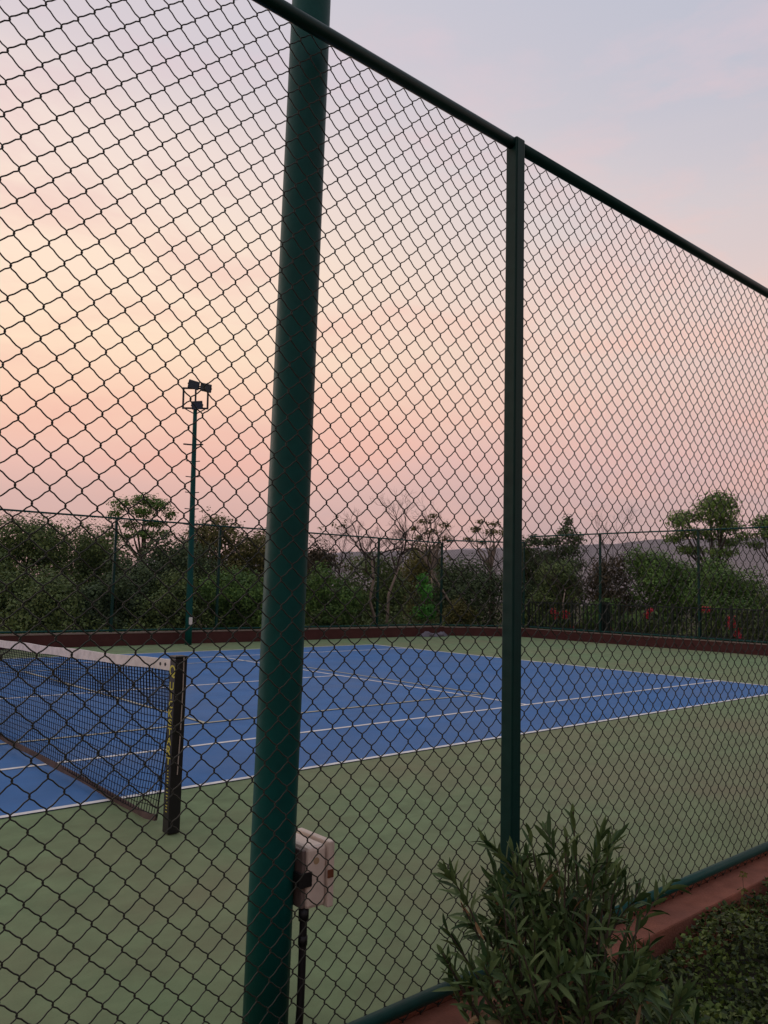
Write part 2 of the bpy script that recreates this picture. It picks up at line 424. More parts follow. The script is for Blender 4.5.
# ------------------------------------------------------------------ tennis net and posts
def ntop(y): return .915 + .135*(abs(y)/6.4)**1.6
def net_post(y, s, label):
    t = empty('net_post', (0,y,0)); tag(t, label, 'net post', 'posts of the tennis net')
    MB().box((-.040,-.040,.006),(.040,.040,1.066)).build('post', M['post_black'], t, bevel=.006)
    MB().box((-.043,-.043,1.0665),(.043,.043,1.082)).build('cap', M['post_black'], t, bevel=.005)
    cd = MB().tube([(.012,s*-.0435,1.075),(.014,s*-.0440,.9),(.010,s*-.0440,.6),(.002,s*-.0435,.36)], .0035, 6).build('tension_cord', M['cord'], t)
    MB().tube([(0,s*-.06,.62),(0,s*-.041,.62)], .012, 10).build('winder', M['post_black'], t)
    return t
post = net_post(-6.40, 1, 'black square net post with yellow stacked lettering at the near end of the net')
net_post(6.40, -1, 'black square net post at the far end of the net')
# lettering on the court-left face of the near post
dg = bpy.context.evaluated_depsgraph_get()
lm = MB()
def letter(ch, z, hgt, wid):
    cu = bpy.data.curves.new('glyph', 'FONT'); cu.body = ch; cu.size = 1; cu.align_x = 'CENTER'; cu.extrude = 0
    cu.resolution_u = 3; cu.offset = .018
    ob = bpy.data.objects.new('glyph', cu); COL.objects.link(ob)
    bpy.context.view_layer.update()
    me = bpy.data.meshes.new_from_object(ob.evaluated_get(bpy.context.evaluated_depsgraph_get()))
    vs = np.array([v.co[:] for v in me.vertices])
    lo, hi = vs.min(0), vs.max(0)
    sx = wid/max(hi[0]-lo[0], .25) ; sy = hgt/(hi[1]-lo[1])
    pts = [(-.0408, -((v[0]-(lo[0]+hi[0])/2)*sx) , z + (v[1]-lo[1])*sy - hgt/2) for v in vs]
    lm.add(pts, [tuple(p.vertices) for p in me.polygons])
    bpy.data.objects.remove(ob); bpy.data.meshes.remove(me); bpy.data.curves.remove(cu)
for ch, z, hg, wd in (('Q',.985,.080,.054),('U',.895,.050,.036),('I',.838,.044,.012),('C',.783,.046,.036),('K',.727,.046,.036),
                      ('S',.672,.044,.034),('T',.618,.044,.034),('A',.563,.050,.038),('R',.500,.060,.042),('T',.440,.044,.036)):
    letter(ch, z, hg, wd*1.42)
r = random.Random(4); z = .395
while z > .13:     # fine print, too small to read in the photo
    wv = r.uniform(.007,.016); lm.add([(-.0408,-wv,z),(-.0408,wv*.6,z),(-.0408,wv*.6,z+.006),(-.0408,-wv,z+.006)], [(0,3,2,1)])
    z -= r.uniform(.016,.022)
lm.build('lettering', M['yellow_ink'], post)

net = empty('tennis_net', (0,0,0)); tag(net, 'black tennis net with white headband sagging across the blue court', 'net')
cell = .046; VV, FF = [], []
def strand(pts, r_):
    d = Vector(pts[-1])-Vector(pts[0])
    a, b2 = (Vector((r_,0,0)), Vector((0,r_,0))) if abs(d.z) > abs(d.y) else (Vector((r_,0,0)), Vector((0,0,r_)))
    n0 = len(VV)
    for p in pts:
        p = Vector(p); VV.extend([p+a, p+b2, p-a, p-b2])
    for i in range(len(pts)-1):
        for k in range(4): FF.append((n0+i*4+k, n0+i*4+(k+1)%4, n0+i*4+4+(k+1)%4, n0+i*4+4+k))
def nbot(y): return .055 + .02*math.sin(y*1.3) + (.02 if abs(y) > 6.1 else 0)
def bulge(y, t): return .035*math.sin(t*PI)*math.sin(y*.9+.5)
ys = np.arange(-6.32, 6.33, cell)
for y in ys:
    zb, zt = nbot(y), ntop(y)-.05
    strand([(bulge(y, t), y + .006*math.sin(t*5+y*7), zb+(zt-zb)*t) for t in np.linspace(0,1,6)], .0027)
rows = 20
for k in range(rows+1):
    t = k/rows
    strand([(bulge(y, t), y, nbot(y)+(ntop(y)-.05-nbot(y))*t) for y in np.linspace(-6.33,6.33,64)], .0026)
for k in range(6):     # the doubled upper rows
    t = 1-(k+.5)/rows
    strand([(bulge(y, t)+.006, y, nbot(y)+(ntop(y)-.05-nbot(y))*t) for y in np.linspace(-6.33,6.33,64)], .0024)
for y in ys:
    zb, zt = nbot(y), ntop(y)-.05
    strand([(bulge(y,t)+.006, y+cell/2+.004*math.sin(t*9+y), zb+(zt-zb)*t) for t in np.linspace(1-6/rows,1,4)], .0028)
NV = np.array([tuple(v) for v in VV])
for v in NV:      # the lower corners pull away from the posts
    q = 6.34-abs(v[1]); t = min(1, max(0, v[2]/1.0)); v[1] -= math.copysign(.14*(1-t)*math.exp(-max(q,0)/.45), v[1])
link('net_mesh', np_mesh('net_mesh', NV, np.array(FF)), M['black_net'], net)
def band(name, top, bot, th, m, y0=-6.345, y1=6.345, tw=0, n=90):
    b = MB(); yy = np.linspace(y0, y1, n); vs, fs = [], []
    for y in yy:
        x = bulge(y, 0)*0 + tw*math.sin(y*2.1); zt, zb = top(y), bot(y)
        vs += [(x-th,y,zb),(x-th*.9+tw*.6,y,zt),(x+th*.9+tw*.6,y,zt),(x+th,y,zb)]
    for i in range(n-1):
        for k in range(4): fs.append((i*4+k, i*4+4+k, i*4+4+(k+1)%4, i*4+(k+1)%4))
    fs += [(0,1,2,3), tuple(reversed(range((n-1)*4, n*4)))]
    return b.add(vs, fs).build(name, m, net)
hb = band('headband', lambda y: ntop(y)+.004*math.sin(y*5), lambda y: ntop(y)-.066+.003*math.sin(y*7), .010, M['white_band'])
band('bottom_band', lambda y: nbot(y)+.012, lambda y: nbot(y)-.026+.004*math.sin(y*6), .009, M['bottom_band'], -6.20, 6.20, tw=.012)
for y in (-6.24,-6.17):
    MB().tube([(-.0125,y,ntop(y)-.03),(-.0095,y,ntop(y)-.03)], .011, 12).build('grommet', M['post_black'], hb)
MB().tube([(0,-6.20,.05),(0,-6.235,.25),(0,-6.30,.7),(0,-6.335,1.0)], .005, 6).build('side_tape', M['post_black'], net)
MB().box((-.012,-.025,.006),(-.0112,.025,.93)).build('centre_strap', M['white_band'], net)

# ------------------------------------------------------------------ far fences, railing
def straight_mesh(L, z0, z1, pitch, r_, name, parent, m):
    """fence panel in the xz plane from x=0..L as straight crossing wires"""
    Hh = z1-z0; V, F = [], []
    for sgn in (1,-1):
        xs = np.arange(-Hh, L+Hh, pitch) + (pitch/2 if sgn < 0 else 0)
        for x in xs:
            xa, xb = (x, x+Hh) if sgn > 0 else (x+Hh, x)
            ta, tb = 0., 1.
            lo, hi = min(xa,xb), max(xa,xb)
            # clip to 0..L
            def tx(X): return (X-xa)/(xb-xa)
            t0, t1 = sorted((tx(0), tx(L))); ta = max(ta, t0); tb = min(tb, t1)
            if tb-ta < 1e-3: continue
            p = np.array([xa+(xb-xa)*ta, sgn*r_*.8, z0+Hh*ta]); q = np.array([xa+(xb-xa)*tb, sgn*r_*.8, z0+Hh*tb])
            d = (q-p)/np.linalg.norm(q-p); a = np.array([0,r_,0]); b2 = np.cross(d, [0,1,0])*r_
            n0 = len(V)
            for e in (p,q): V += [e+a, e+b2, e-a*.7-b2*.7]
            for k in range(3): F.append((n0+k, n0+(k+1)%3, n0+3+(k+1)%3, n0+3+k))
    return link(name, np_mesh(name, np.array(V), np.array(F)), m, parent)
def far_fence(name, label, p0, p1, posts, z0, z1, top_r=.022):
    d = Vector((p1[0]-p0[0], p1[1]-p0[1], 0)); L = d.length
    t = empty(name, (p0[0],p0[1],0), math.atan2(d.y, d.x)); tag(t, label, 'fence')
    for x in posts: MB().box((x-.03,-.03,z0-.02),(x+.03,.03,z1+.02)).build('post', M['post_paint'], t, bevel=.004)
    MB().tube([(0,-.0,z1),(L,0,z1)], top_r, 8).build('top_rail', M['rail_paint'], t)
    MB().tube([(0,.0,z0+.06),(L,0,z0+.06)], top_r, 8).build('bottom_rail', M['rail_paint'], t)
    straight_mesh(L, z0+.05, z1, .093, .0019, 'wire_mesh', t, M['far_wire'])
    return t
far_fence('chain_link_fence', 'far green chain-link fence on the long maroon wall in front of dense trees', (-8.4,7.86), (16.9,7.86),
          [0,2.8,5.6,8.4,11.2,14.0,16.85,19.65,22.45,25.25], .30, 3.06)
far_fence('chain_link_fence', 'short angled panel of green chain-link fence closing the far court corner', (16.98,7.80), (19.28,6.28), [2.70], .28, 3.15)
far_fence('chain_link_fence', 'green chain-link fence standing above the black iron railing at the back', (19.30,6.1), (19.30,-8.7), [2.74,5.96,9.2,12.4,14.7], .27, 3.36)
rail = empty('iron_railing', (19.42,6.3,0), -PI/2); tag(rail, 'black iron railing of upright bars behind the back wall', 'railing')
L = 15.0
for z in (.36, 1.16): MB().box((0,-.018,z-.02),(L,.018,z+.02)).build('rail', M['iron'], rail)
nb = 100
for k in range(nb):
    x = .06 + k*.145
    if x > L-.05: break
    if k % 12 == 0: MB().box((x-.03,-.03,.2),(x+.03,.03,1.26)).build('post', M['iron'], rail)
    else: MB().box((x-.015,-.015,.381),(x+.015,.015,1.139)).build('bar', M['iron'], rail)
MB().box((2.84,.03,.27),(3.16,.09,1.24)).build('panel', M['iron'], rail)

# grey tarp at the corner
tv, tf = [], []; n = 26; mk = 9; r = np.random.default_rng(12)
for i in range(n):
    u = i/(n-1); prof = math.sin(PI*min(max(u,.02),.98))**.45
    for k in range(mk):
        a = PI*k/(mk-1)
        rr = .20*prof*(1+.22*math.sin(u*17+k*1.3)+.1*r.normal())
        tv.append(((u-.5)*1.15, -math.cos(a)*rr*.75, max(.008, math.sin(a)*rr*.9*(.75+.25*math.sin(u*9)))))
for i in range(n-1):
    for k in range(mk-1): tf.append((i*mk+k, (i+1)*mk+k, (i+1)*mk+k+1, i*mk+k+1))
tp = MB().add(tv, tf).build('folded_tarp', M['tarp'], smooth=True); tp.location = (16.15,7.48,0); tp.rotation_euler = (0,0,-.05)
tag(tp, 'grey folded tarp lying at the foot of the wall in the far court corner', 'tarp')

# ------------------------------------------------------------------ vegetation
def rand_dirs(n, r):
    v = r.normal(size=(n,3)); return v/np.linalg.norm(v, axis=1)[:,None]
def leaf_quads(C, A, Nn, ln_, wd):
    """rhombus leaves: centres C, long axes A, normals Nn"""
    W = np.cross(Nn, A); W /= np.linalg.norm(W, axis=1)[:,None] + 1e-9
    ln_ = np.broadcast_to(ln_, len(C))[:,None]; wd = np.broadcast_to(wd, len(C))[:,None]
    V = np.stack([C-A*ln_/2, C+W*wd/2-A*ln_*.05, C+A*ln_/2, C-W*wd/2-A*ln_*.05], 1).reshape(-1,3)
    F = np.arange(len(C)*4).reshape(-1,4)
    return V, F
def crown_mesh(name, clumps, n, size, r, up=.35, hollow=.5, zfit=None):
    """leaves through a set of clumps (x,y,z,rx,ry,rz)"""
    cl = np.array(clumps, float)
    vol = (cl[:,3]*cl[:,4]*cl[:,5])**.67; pick = r.choice(len(cl), n, p=vol/vol.sum())
    d = rand_dirs(n, r); rad = r.uniform(hollow**3, 1, n)**(1/3)
    # ragged outline: each clump pushes out in some directions
    lump = 1 + .28*np.sin(d[:,0]*7+pick*1.7)*np.sin(d[:,2]*6+pick*2.3) + r.normal(0,.09,n)
    C = cl[pick,:3] + d*cl[pick,3:]*(rad*lump)[:,None]
    N_ = d*1.15 + rand_dirs(n, r)*.75; N_[:,2] += up; N_ /= np.linalg.norm(N_, axis=1)[:,None]
    A = np.cross(N_, rand_dirs(n, r)); A /= np.linalg.norm(A, axis=1)[:,None]
    s = size*.72*r.uniform(.55,1.35,n)
    if zfit is not None:
        q = np.percentile(C[:,2], 98.5); lo = np.percentile(C[:,2], 2); C[:,2] = lo + (C[:,2]-lo)*(zfit-lo)/(q-lo)
    V, F = leaf_quads(C, A, N_, s, s*r.uniform(.45,.8,n))
    return np_mesh(name, V, F)
def branch(b, p, d, length, rad, depth, r, tips, spread=.6, upw=.15, shrink=.7, n=3, sides=6, wob=.12):
    pts, rads = [Vector(p)], [rad]; d = Vector(d).normalized(); k = 4
    for i in range(k):
        d = (d + Vector(r.normal(0, wob, 3)) + Vector((0,0,upw*.25))).normalized()
        pts.append(pts[-1] + d*length/k); rads.append(rad*(1-(1-shrink)*(i+1)/k))
    b.tube(pts, rads, sides, cap=False)
    if depth <= 0: tips.append(pts[-1]); return
    for j in range(n):
        ax = Vector(rand_dirs(1, r)[0]); nd = (d + ax*spread*r.uniform(.6,1.2) + Vector((0,0,upw))).normalized()
        start = pts[-1] if j < 2 else pts[r.integers(2, k)]
        branch(b, start, nd, length*r.uniform(.55,.82), rads[-1]*r.uniform(.68,.9), depth-1, r, tips, spread, upw, shrink, n, max(3, sides-1), wob)
def tree(name, label, cat, base, top, rx, mat_, seed, n=3500, size=.15, nclump=22, crown_from=.25, bark='bark', lean=(0,0), dens=1, ry=None, flat=1.0, group=None, hollow=.5, clump_r=.46, custom=None):
    r = np.random.default_rng(seed)
    H = top-base[2]; ry = ry or rx
    t = empty(name, base); tag(t, label, cat, group)
    z0 = H*crown_from; zc = (z0+H)/2; rz = (H-z0)/2
    clumps = []
    for k in range(nclump):
        d = rand_dirs(1, r)[0]; q = r.uniform(.35,.8)
        cr = clump_r*r.uniform(.65,1.2)
        p = np.array([lean[0]+d[0]*rx*q, lean[1]+d[1]*ry*q, zc + d[2]*rz*q*.95])
        rr_ = cr*min(rx, rz*1.2)
        p[2] = min(p[2], H-rr_*.75)
        clumps.append((*p, rr_, rr_, rr_*.72*flat))
    if custom: n = int(n*1.5)
    if custom:      # hand placed leaf masses: (metres to the right as seen from the court, height, half width, half height)
        clumps = [(cx*.749+.663*dd, -cx*.661+.749*dd, cz, cw, cw, ch) for cx, cz, cw, ch in custom for dd in (r.normal(0, .45),)]
    else: n = int(n*4.6)
    tr = MB(); tips = []
    w0 = max(.05, H*.022)
    mid = Vector((lean[0]*.5, lean[1]*.5, z0*.9))
    tr.tube([(0,0,-.1),mid*.5+Vector((r.normal(0,.05),r.normal(0,.05),0)),mid], [w0*1.25,w0,w0*.85], 8)
    for c_ in clumps[:min(nclump, 16)]:
        p = Vector(c_[:3]); m2 = mid.lerp(p, .5) + Vector(r.normal(0,.1*rx,3))
        tr.tube([mid, m2, p], [w0*.5,w0*.3,w0*.1], 5, cap=False)
    tr.build('trunk', M[bark], t, smooth=True)
    link('crown', crown_mesh('crown', clumps, int(n*dens), size, r, hollow=.05 if custom else hollow, zfit=None if custom else H), M[mat_], t)
    return t
TG = 'trees beyond the far wall'
G0 = -.30
tree('tree', 'very dark bushy tree at the extreme left edge behind the far fence', 'tree', (3.85,15.3,G0), 2.75, 2.0, 'leaf_deep', 11, 4200, .15, crown_from=.05, group=TG)
tree('tree', 'dark rounded tree left of the tall open-crowned tree, rising above the far fence top', 'tree', (5.5,13.9,G0), 3.25, 1.75, 'leaf_dark', 12, 5200, .13, crown_from=.05, group=TG)
tree('tree', 'dark olive tree with thin see-through top between two dark trees at left', 'tree', (7.7,14.6,G0), 3.15, 1.5, 'leaf_dark', 13, 3800, .13, crown_from=.05, group=TG, hollow=.2)
tree('tall_tree', 'tall open-crowned tree standing higher than the others left of the floodlight mast', 'tree', (13.2, 22.8, -1.0), 5.25, 1.5, 'leaf_mid', 14, 3600, 0.14, 18, .60, group=TG, clump_r=.34, flat=.8, custom=[(0.0, 6.16, 0.68, 0.31), (-0.71, 5.89, 0.58, 0.31), (0.71, 5.93, 0.58, 0.31), (-1.09, 5.44, 0.42, 0.27), (1.09, 5.58, 0.37, 0.27), (0.0, 5.62, 0.73, 0.31), (0.48, 5.13, 0.58, 0.22), (-0.57, 5.04, 0.47, 0.22), (0.04, 4.64, 0.64, 0.27), (-0.9, 4.55, 0.42, 0.18), (0.9, 4.73, 0.42, 0.18)])
tree('tree', 'dark tree mass directly behind the floodlight mast', 'tree', (8.6,11.6,G0), 2.75, 1.7, 'leaf_deep', 15, 4800, .13, crown_from=.03, group=TG)
tree('tree', 'yellowish olive tree just right of the floodlight mast', 'tree', (12.1,14.6,G0), 3.75, 1.7, 'leaf_olive', 16, 4600, .14, crown_from=.08, group=TG)
tree('tree', 'small olive tree half hidden behind the thick green pole', 'tree', (13.0,13.0,G0), 3.25, 1.25, 'leaf_olive', 17, 3200, .13, crown_from=.06, group=TG)
tree('bush', 'light green leafy bush above the wall left of the thick pole', 'bush', (9.75,9.0,G0), 1.85, 1.35, 'leaf_mid', 18, 3800, .11, crown_from=.05)
tree('bush', 'low dark bush behind the fence above the net at far left', 'bush', (4.6,10.6,G0), 1.75, 1.5, 'leaf_dark', 19, 3400, .12, crown_from=.02)
tree('bush', 'low dark bush in the shade left of the floodlight mast', 'bush', (6.6,10.2,G0), 1.6, 1.3, 'leaf_deep', 20, 3000, .12, crown_from=.02)
tree('bush', 'dim grey-green bush right behind the foot of the floodlight mast', 'bush', (8.0,9.4,G0), 1.75, 1.0, 'leaf_dark', 21, 2400, .11, crown_from=.02)
tree('tree', 'dark reddish tree just right of the thick pole with a feathery top', 'tree', (14.4,11.6,G0), 2.9, .9, 'leaf_russet', 22, 1500, .13, crown_from=.1, group=TG, hollow=.1)
tree('bush', 'fresh green bush beside the pale forked trunk right of the thick pole', 'bush', (13.2,9.1,G0), 2.0, 1.0, 'leaf_mid', 23, 3000, .11, crown_from=.05)
tree('tree', 'dark shrub between the two pale bare trees', 'tree', (17.0,11.4,G0), 2.6, 1.5, 'leaf_dark', 24, 3000, .14, crown_from=.03, group=TG)
tree('tree', 'pointed yellow-olive tree right of the pale bare tree', 'tree', (24.0,16.3,-.4), 3.4, 1.9, 'leaf_olive', 25, 2800, .17, crown_from=.05, group=TG)
tree('sapling', 'bright green sapling glowing against the dark shrubs near the far corner', 'sapling', (16.82,8.55,G0), 1.95, .42, 'leaf_bright', 26, 620, .11, 12, crown_from=.2, clump_r=.5, hollow=.1)
tree('bush', 'yellow-green low bush behind the fence at the far court corner', 'bush', (18.6,8.7,G0), 1.15, .7, 'leaf_yellow', 27, 900, .10, crown_from=.1)
tree('sparse_tree', 'sparse tree of small flat leaf tufts left of the square fence post', 'tree', (19.5, 10.9, -0.3), 4.45, 1.6, 'leaf_olive', 28, 520, 0.13, 15, .58, 'bark_pale', flat=.5, group=TG, clump_r=.3, custom=[(0.0, 4.64, 0.27, 0.11), (-0.42, 4.37, 0.31, 0.15), (0.38, 4.29, 0.27, 0.15), (-0.11, 4.02, 0.38, 0.15), (-0.57, 3.79, 0.31, 0.15), (0.46, 3.76, 0.31, 0.15), (-0.77, 4.14, 0.19, 0.11), (0.19, 3.49, 0.31, 0.11)])
tree('sparse_tree', 'sparse flat-tufted tree directly left of the post, over the pale leaning trunk', 'tree', (21.2, 9.5, -0.3), 4.3, 1.5, 'leaf_olive', 29, 520, 0.13, 14, .62, 'bark_pale', flat=.5, group=TG, clump_r=.3, custom=[(0.15, 4.37, 0.31, 0.15), (-0.38, 4.45, 0.23, 0.11), (-0.69, 4.1, 0.27, 0.15), (-0.08, 3.99, 0.34, 0.15), (0.46, 4.06, 0.27, 0.15), (0.77, 4.37, 0.27, 0.15), (-0.92, 3.76, 0.27, 0.11), (-0.31, 3.68, 0.31, 0.11)])
tree('tree', 'dark low tree behind the far corner, below the sparse tufted trees', 'tree', (20.2,10.0,G0), 2.55, 1.9, 'leaf_deep', 30, 3400, .14, crown_from=.02, group=TG)
tree('conifer', 'dark reddish spired tree just right of the square post', 'tree', (24.1, 8.0, -0.3), 4.6, .85, 'leaf_deep', 31, 4200, 0.14, 22, .25, group=TG, clump_r=.42, hollow=.15, custom=[(0.0, 4.58, 0.24, 0.32), (-0.12, 4.14, 0.44, 0.28), (0.28, 3.9, 0.4, 0.28), (-0.56, 3.82, 0.4, 0.24), (-0.95, 3.74, 0.32, 0.24), (0.0, 3.47, 0.63, 0.32), (-0.56, 3.19, 0.71, 0.36), (-1.51, 3.78, 0.32, 0.24), (-1.59, 3.31, 0.4, 0.36), (-0.99, 2.79, 0.71, 0.4), (0.0, 2.87, 0.63, 0.36)])
tree('tree', 'broad dark tree beside the spired tree, touching the square post', 'tree', (22.8,8.6,G0), 3.25, 1.35, 'leaf_deep', 32, 3600, .14, crown_from=.03, group=TG)
tree('tree', 'green rounded tree in front of the spired tree', 'tree', (21.6,6.6,G0), 2.5, 1.1, 'leaf_dark', 33, 3000, .13, crown_from=.03, group=TG)
tree('bush', 'brownish bush beside the thin pale trunks behind the railing', 'bush', (22.2,4.9,G0), 2.7, 1.0, 'leaf_russet', 34, 1900, .12, crown_from=.08, hollow=.2)
tree('tree', 'mid green rounded tree left of the light airy tree', 'tree', (23.2,3.7,G0), 2.9, 1.35, 'leaf_mid', 35, 3800, .13, crown_from=.04, group=TG)
tree('tree', 'green bushy tree at the foot of the light airy tree', 'tree', (24.6,2.6,G0), 2.65, 1.3, 'leaf_mid', 36, 3600, .13, crown_from=.04, group=TG)
tree('airy_tree', 'light green airy tree rising above the back fence at right', 'tree', (29.4, 4.7, -0.5), 5.95, 1.95, 'leaf_light', 37, 6600, 0.14, 26, .46, 'bark_dark', group=TG, clump_r=.30, flat=.7, hollow=.2, custom=[(0.04, 5.88, 0.77, 0.4), (-0.43, 5.59, 0.71, 0.35), (0.6, 5.67, 0.54, 0.35), (-1.0, 5.26, 0.82, 0.29), (-1.47, 4.94, 0.59, 0.29), (-0.13, 5.22, 0.99, 0.35), (0.77, 5.1, 0.71, 0.35), (0.48, 4.73, 0.71, 0.29), (-1.56, 4.33, 0.54, 0.24), (-0.91, 4.57, 0.71, 0.24), (-0.13, 4.49, 0.65, 0.29), (0.87, 4.24, 0.71, 0.24), (-0.65, 3.88, 0.59, 0.24), (0.04, 3.75, 0.71, 0.24), (-1.17, 3.84, 0.48, 0.19), (1.43, 4.49, 0.48, 0.19)])
tree('airy_tree', 'airy tree at the right edge beside a taller light green tree', 'tree', (31.1, 2.7, -0.5), 5.2, 1.5, 'leaf_light', 38, 2900, 0.15, 16, .5, 'bark_dark', group=TG, clump_r=.32, flat=.7, hollow=.2, custom=[(-0.17, 5.18, 0.54, 0.29), (0.25, 5.39, 0.71, 0.35), (-0.52, 4.94, 0.48, 0.24), (0.13, 4.82, 0.82, 0.29), (-0.73, 4.49, 0.54, 0.19), (-0.17, 4.24, 0.59, 0.24), (0.77, 5.1, 0.82, 0.4), (-1.04, 4.08, 0.41, 0.19)])
tree('bush', 'green bush behind the railing under the airy trees', 'bush', (22.3,.9,G0), 2.3, 1.35, 'leaf_mid', 39, 3600, .12, crown_from=.03)
tree('bush', 'dark green bush at the right edge behind the railing', 'bush', (22.2,-1.2,G0), 2.15, 1.35, 'leaf_dark', 40, 3400, .12, crown_from=.03)
tree('bush', 'leafy bush low behind the railing between the red flowers and the palm', 'bush', (21.0,4.0,G0), 1.25, 1.2, 'leaf_mid', 41, 2200, .11, crown_from=.02)
tree('bush', 'low shaded bush behind the railing next to the square post', 'bush', (21.0,6.9,G0), 1.5, 1.0, 'leaf_dark', 42, 2200, .11, crown_from=.02)

# bare trees
def bare(label, base, segs, seed, depth=4, spread=.75, ln_=.9, mat_='bark_pale', leaves=0, r0=.10):
    r = np.random.default_rng(seed)
    t = empty('bare_tree', base); tag(t, label, 'bare tree', 'bare trees beyond the far wall')
    tr = MB()
    pts = [Vector(p) for p in segs]; r0 *= .66; rad = np.linspace(r0, r0*.6, len(pts))
    tr.tube(pts, rad, 8); tr.build('trunk', M[mat_], t, smooth=True)
    tw = MB(); tips = []
    for j in range(4):
        d = (pts[-1]-pts[-2]).normalized() + Vector(rand_dirs(1, r)[0])*.95
        branch(tw, pts[-1] if j < 2 else pts[-2], d, ln_, r0*.62, depth+1 if j < 3 else depth, r, tips, spread, .12, .7, 3, 5, .16)
    tw.build('branches', M['bark_dark'], t)
    if leaves:
        cl = [(*p, .13,.13,.10) for p in tips[::max(1, len(tips)//leaves)]]
        link('leaves', crown_mesh('leaves', cl, leaves*9, .11, r, hollow=.1), M['leaf_olive'], t)
    return t
bare('pale bare tree leaning right with a crooked trunk and wide bare twigs', (15.45,9.0,G0), [(0,0,0),(.05,0,.9),(.12,.05,1.6),(.50,.1,2.3),(.72,.1,2.95)], 51, 4, .8, .85, r0=.085)
bare('pale thick bare trunk leaning left beside the green bush', (14.95,8.6,G0), [(0,0,0),(-.25,.05,.7),(-.50,.1,1.4),(-.35,.1,2.1),(-.45,.1,2.7)], 52, 4, .75, .7, r0=.085)
bare('slim pale bare tree with a leaning trunk left of the square post', (19.0,8.5,G0), [(0,0,0),(-.25,.3,.8),(-.55,.7,1.6),(-.95,1.1,2.5),(-1.1,1.2,3.0)], 53, 4, .75, .8, r0=.06)
bare('straight slim bare trunk beside the square post over dark shrubs', (20.1,8.5,G0), [(0,0,0),(.03,.05,.8),(-.05,.1,1.6),(.05,.1,2.6)], 54, 3, .7, .7, r0=.05, mat_='bark')
bare('thin pale forked bare tree behind the railing by the red flowers', (20.5,5.5,G0), [(0,0,0),(.02,.05,.7),(-.05,.1,1.4),(.08,.1,1.9)], 55, 4, .5, .65, r0=.045)
bare('dark twiggy bare tree behind the back fence right of the spired tree', (24.5,6.6,G0), [(0,0,0),(.05,0,1.2),(0,.1,2.3),(.1,0,3.1)], 56, 4, .7, .8, mat_='bark_dark', r0=.05)
bare('twiggy tree with few leaves directly behind the thick pole', (14.5,10.4,G0), [(0,0,0),(.05,0,1.0),(.1,.1,2.2)], 57, 4, .7, .75, leaves=30, r0=.05)

# palm fronds
def palm(label, base, seed, n=13, ln_=1.1):
    r = np.random.default_rng(seed)
    t = empty('small_palm', base); tag(t, label, 'palm')
    MB().tube([(0,0,-.1),(0,0,.5),(.02,0,1.0)], [.09,.075,.06], 8).build('trunk', M['bark'], t)
    for k in range(n):
        a = 2*PI*k/n + r.uniform(-.2,.2); el = r.uniform(.25,1.15); V = []; Fq = []
        st = MB(); pts = []
        for i in range(9):
            s = i/8; rr = ln_*s*math.cos(el)*(1-.1*s); z = 1.0 + ln_*(s*math.sin(el) - .75*s*s)
            pts.append(Vector((math.cos(a)*rr, math.sin(a)*rr, z)))
        st.tube(pts, np.linspace(.014,.004,9), 4)
        side = Vector((-math.sin(a), math.cos(a), 0))
        for i in range(1, 9):
            for q in (0,.5):
                p = pts[i-1].lerp(pts[i], q); ll = .30*math.sin(PI*(.12+.8*(i/9)))
                for sg in (-1,1):
                    tip = p + side*sg*ll*.8 + (pts[i]-pts[i-1]).normalized()*ll*.5 - Vector((0,0,ll*.35))
                    w_ = (pts[i]-pts[i-1]).normalized()*.02
                    st.add([p-w_, p+w_, tip], [(0,1,2)])
        st.build('frond', M['leaf_yellow' if k % 4 == 0 else 'leaf_light'], t)
palm('small palm with arching yellow-green fronds behind the railing', (20.5,2.5,G0), 61)
palm('small palm with pale fronds poking over the railing left of the fence post', (20.7,4.4,G0), 62, 10, .9)

# red flowering shrubs behind the railing
def flower_shrub(label, base, top, rx, heads, seed):
    t = tree('flowering_shrub', label, 'flowering shrub', base, top, rx, 'leaf_dark', seed, 1100, .10, 12, .05)
    t['group'] = 'red flowering shrubs behind the railing'
    r = np.random.default_rng(seed+5)
    for hx, hy, hz, hr in heads:
        p = Vector((hx-.25,hy,hz)) - Vector(base); hr *= 1.3
        cl = [(*(np.array(p)+r.normal(0,hr*.32,3)), hr*.62,hr*.62,hr*.52) for _ in range(4)]
        link('flower_head', crown_mesh('flower_head', cl, 150, .085, r, hollow=.1), M['petal_red'], t)
    return t
flower_shrub('shrub with three red flower heads behind the railing near the square post', (20.4,5.1,G0), .85, .55, [(19.95,5.31,.82,.16),(19.95,4.95,.76,.15),(19.95,4.63,.36,.12)], 71)
flower_shrub('shrub with dim red flowers by the palm behind the railing', (20.4,2.3,G0), .9, .55, [(19.95,1.91,.92,.11),(19.95,3.32,.38,.09)], 72)
flower_shrub('shrub with bright red flowers at the right end of the railing', (20.4,-.5,G0), 1.1, .6, [(19.95,-.63,.74,.16),(19.95,-.78,.48,.15),(19.95,.12,1.16,.14)], 73)

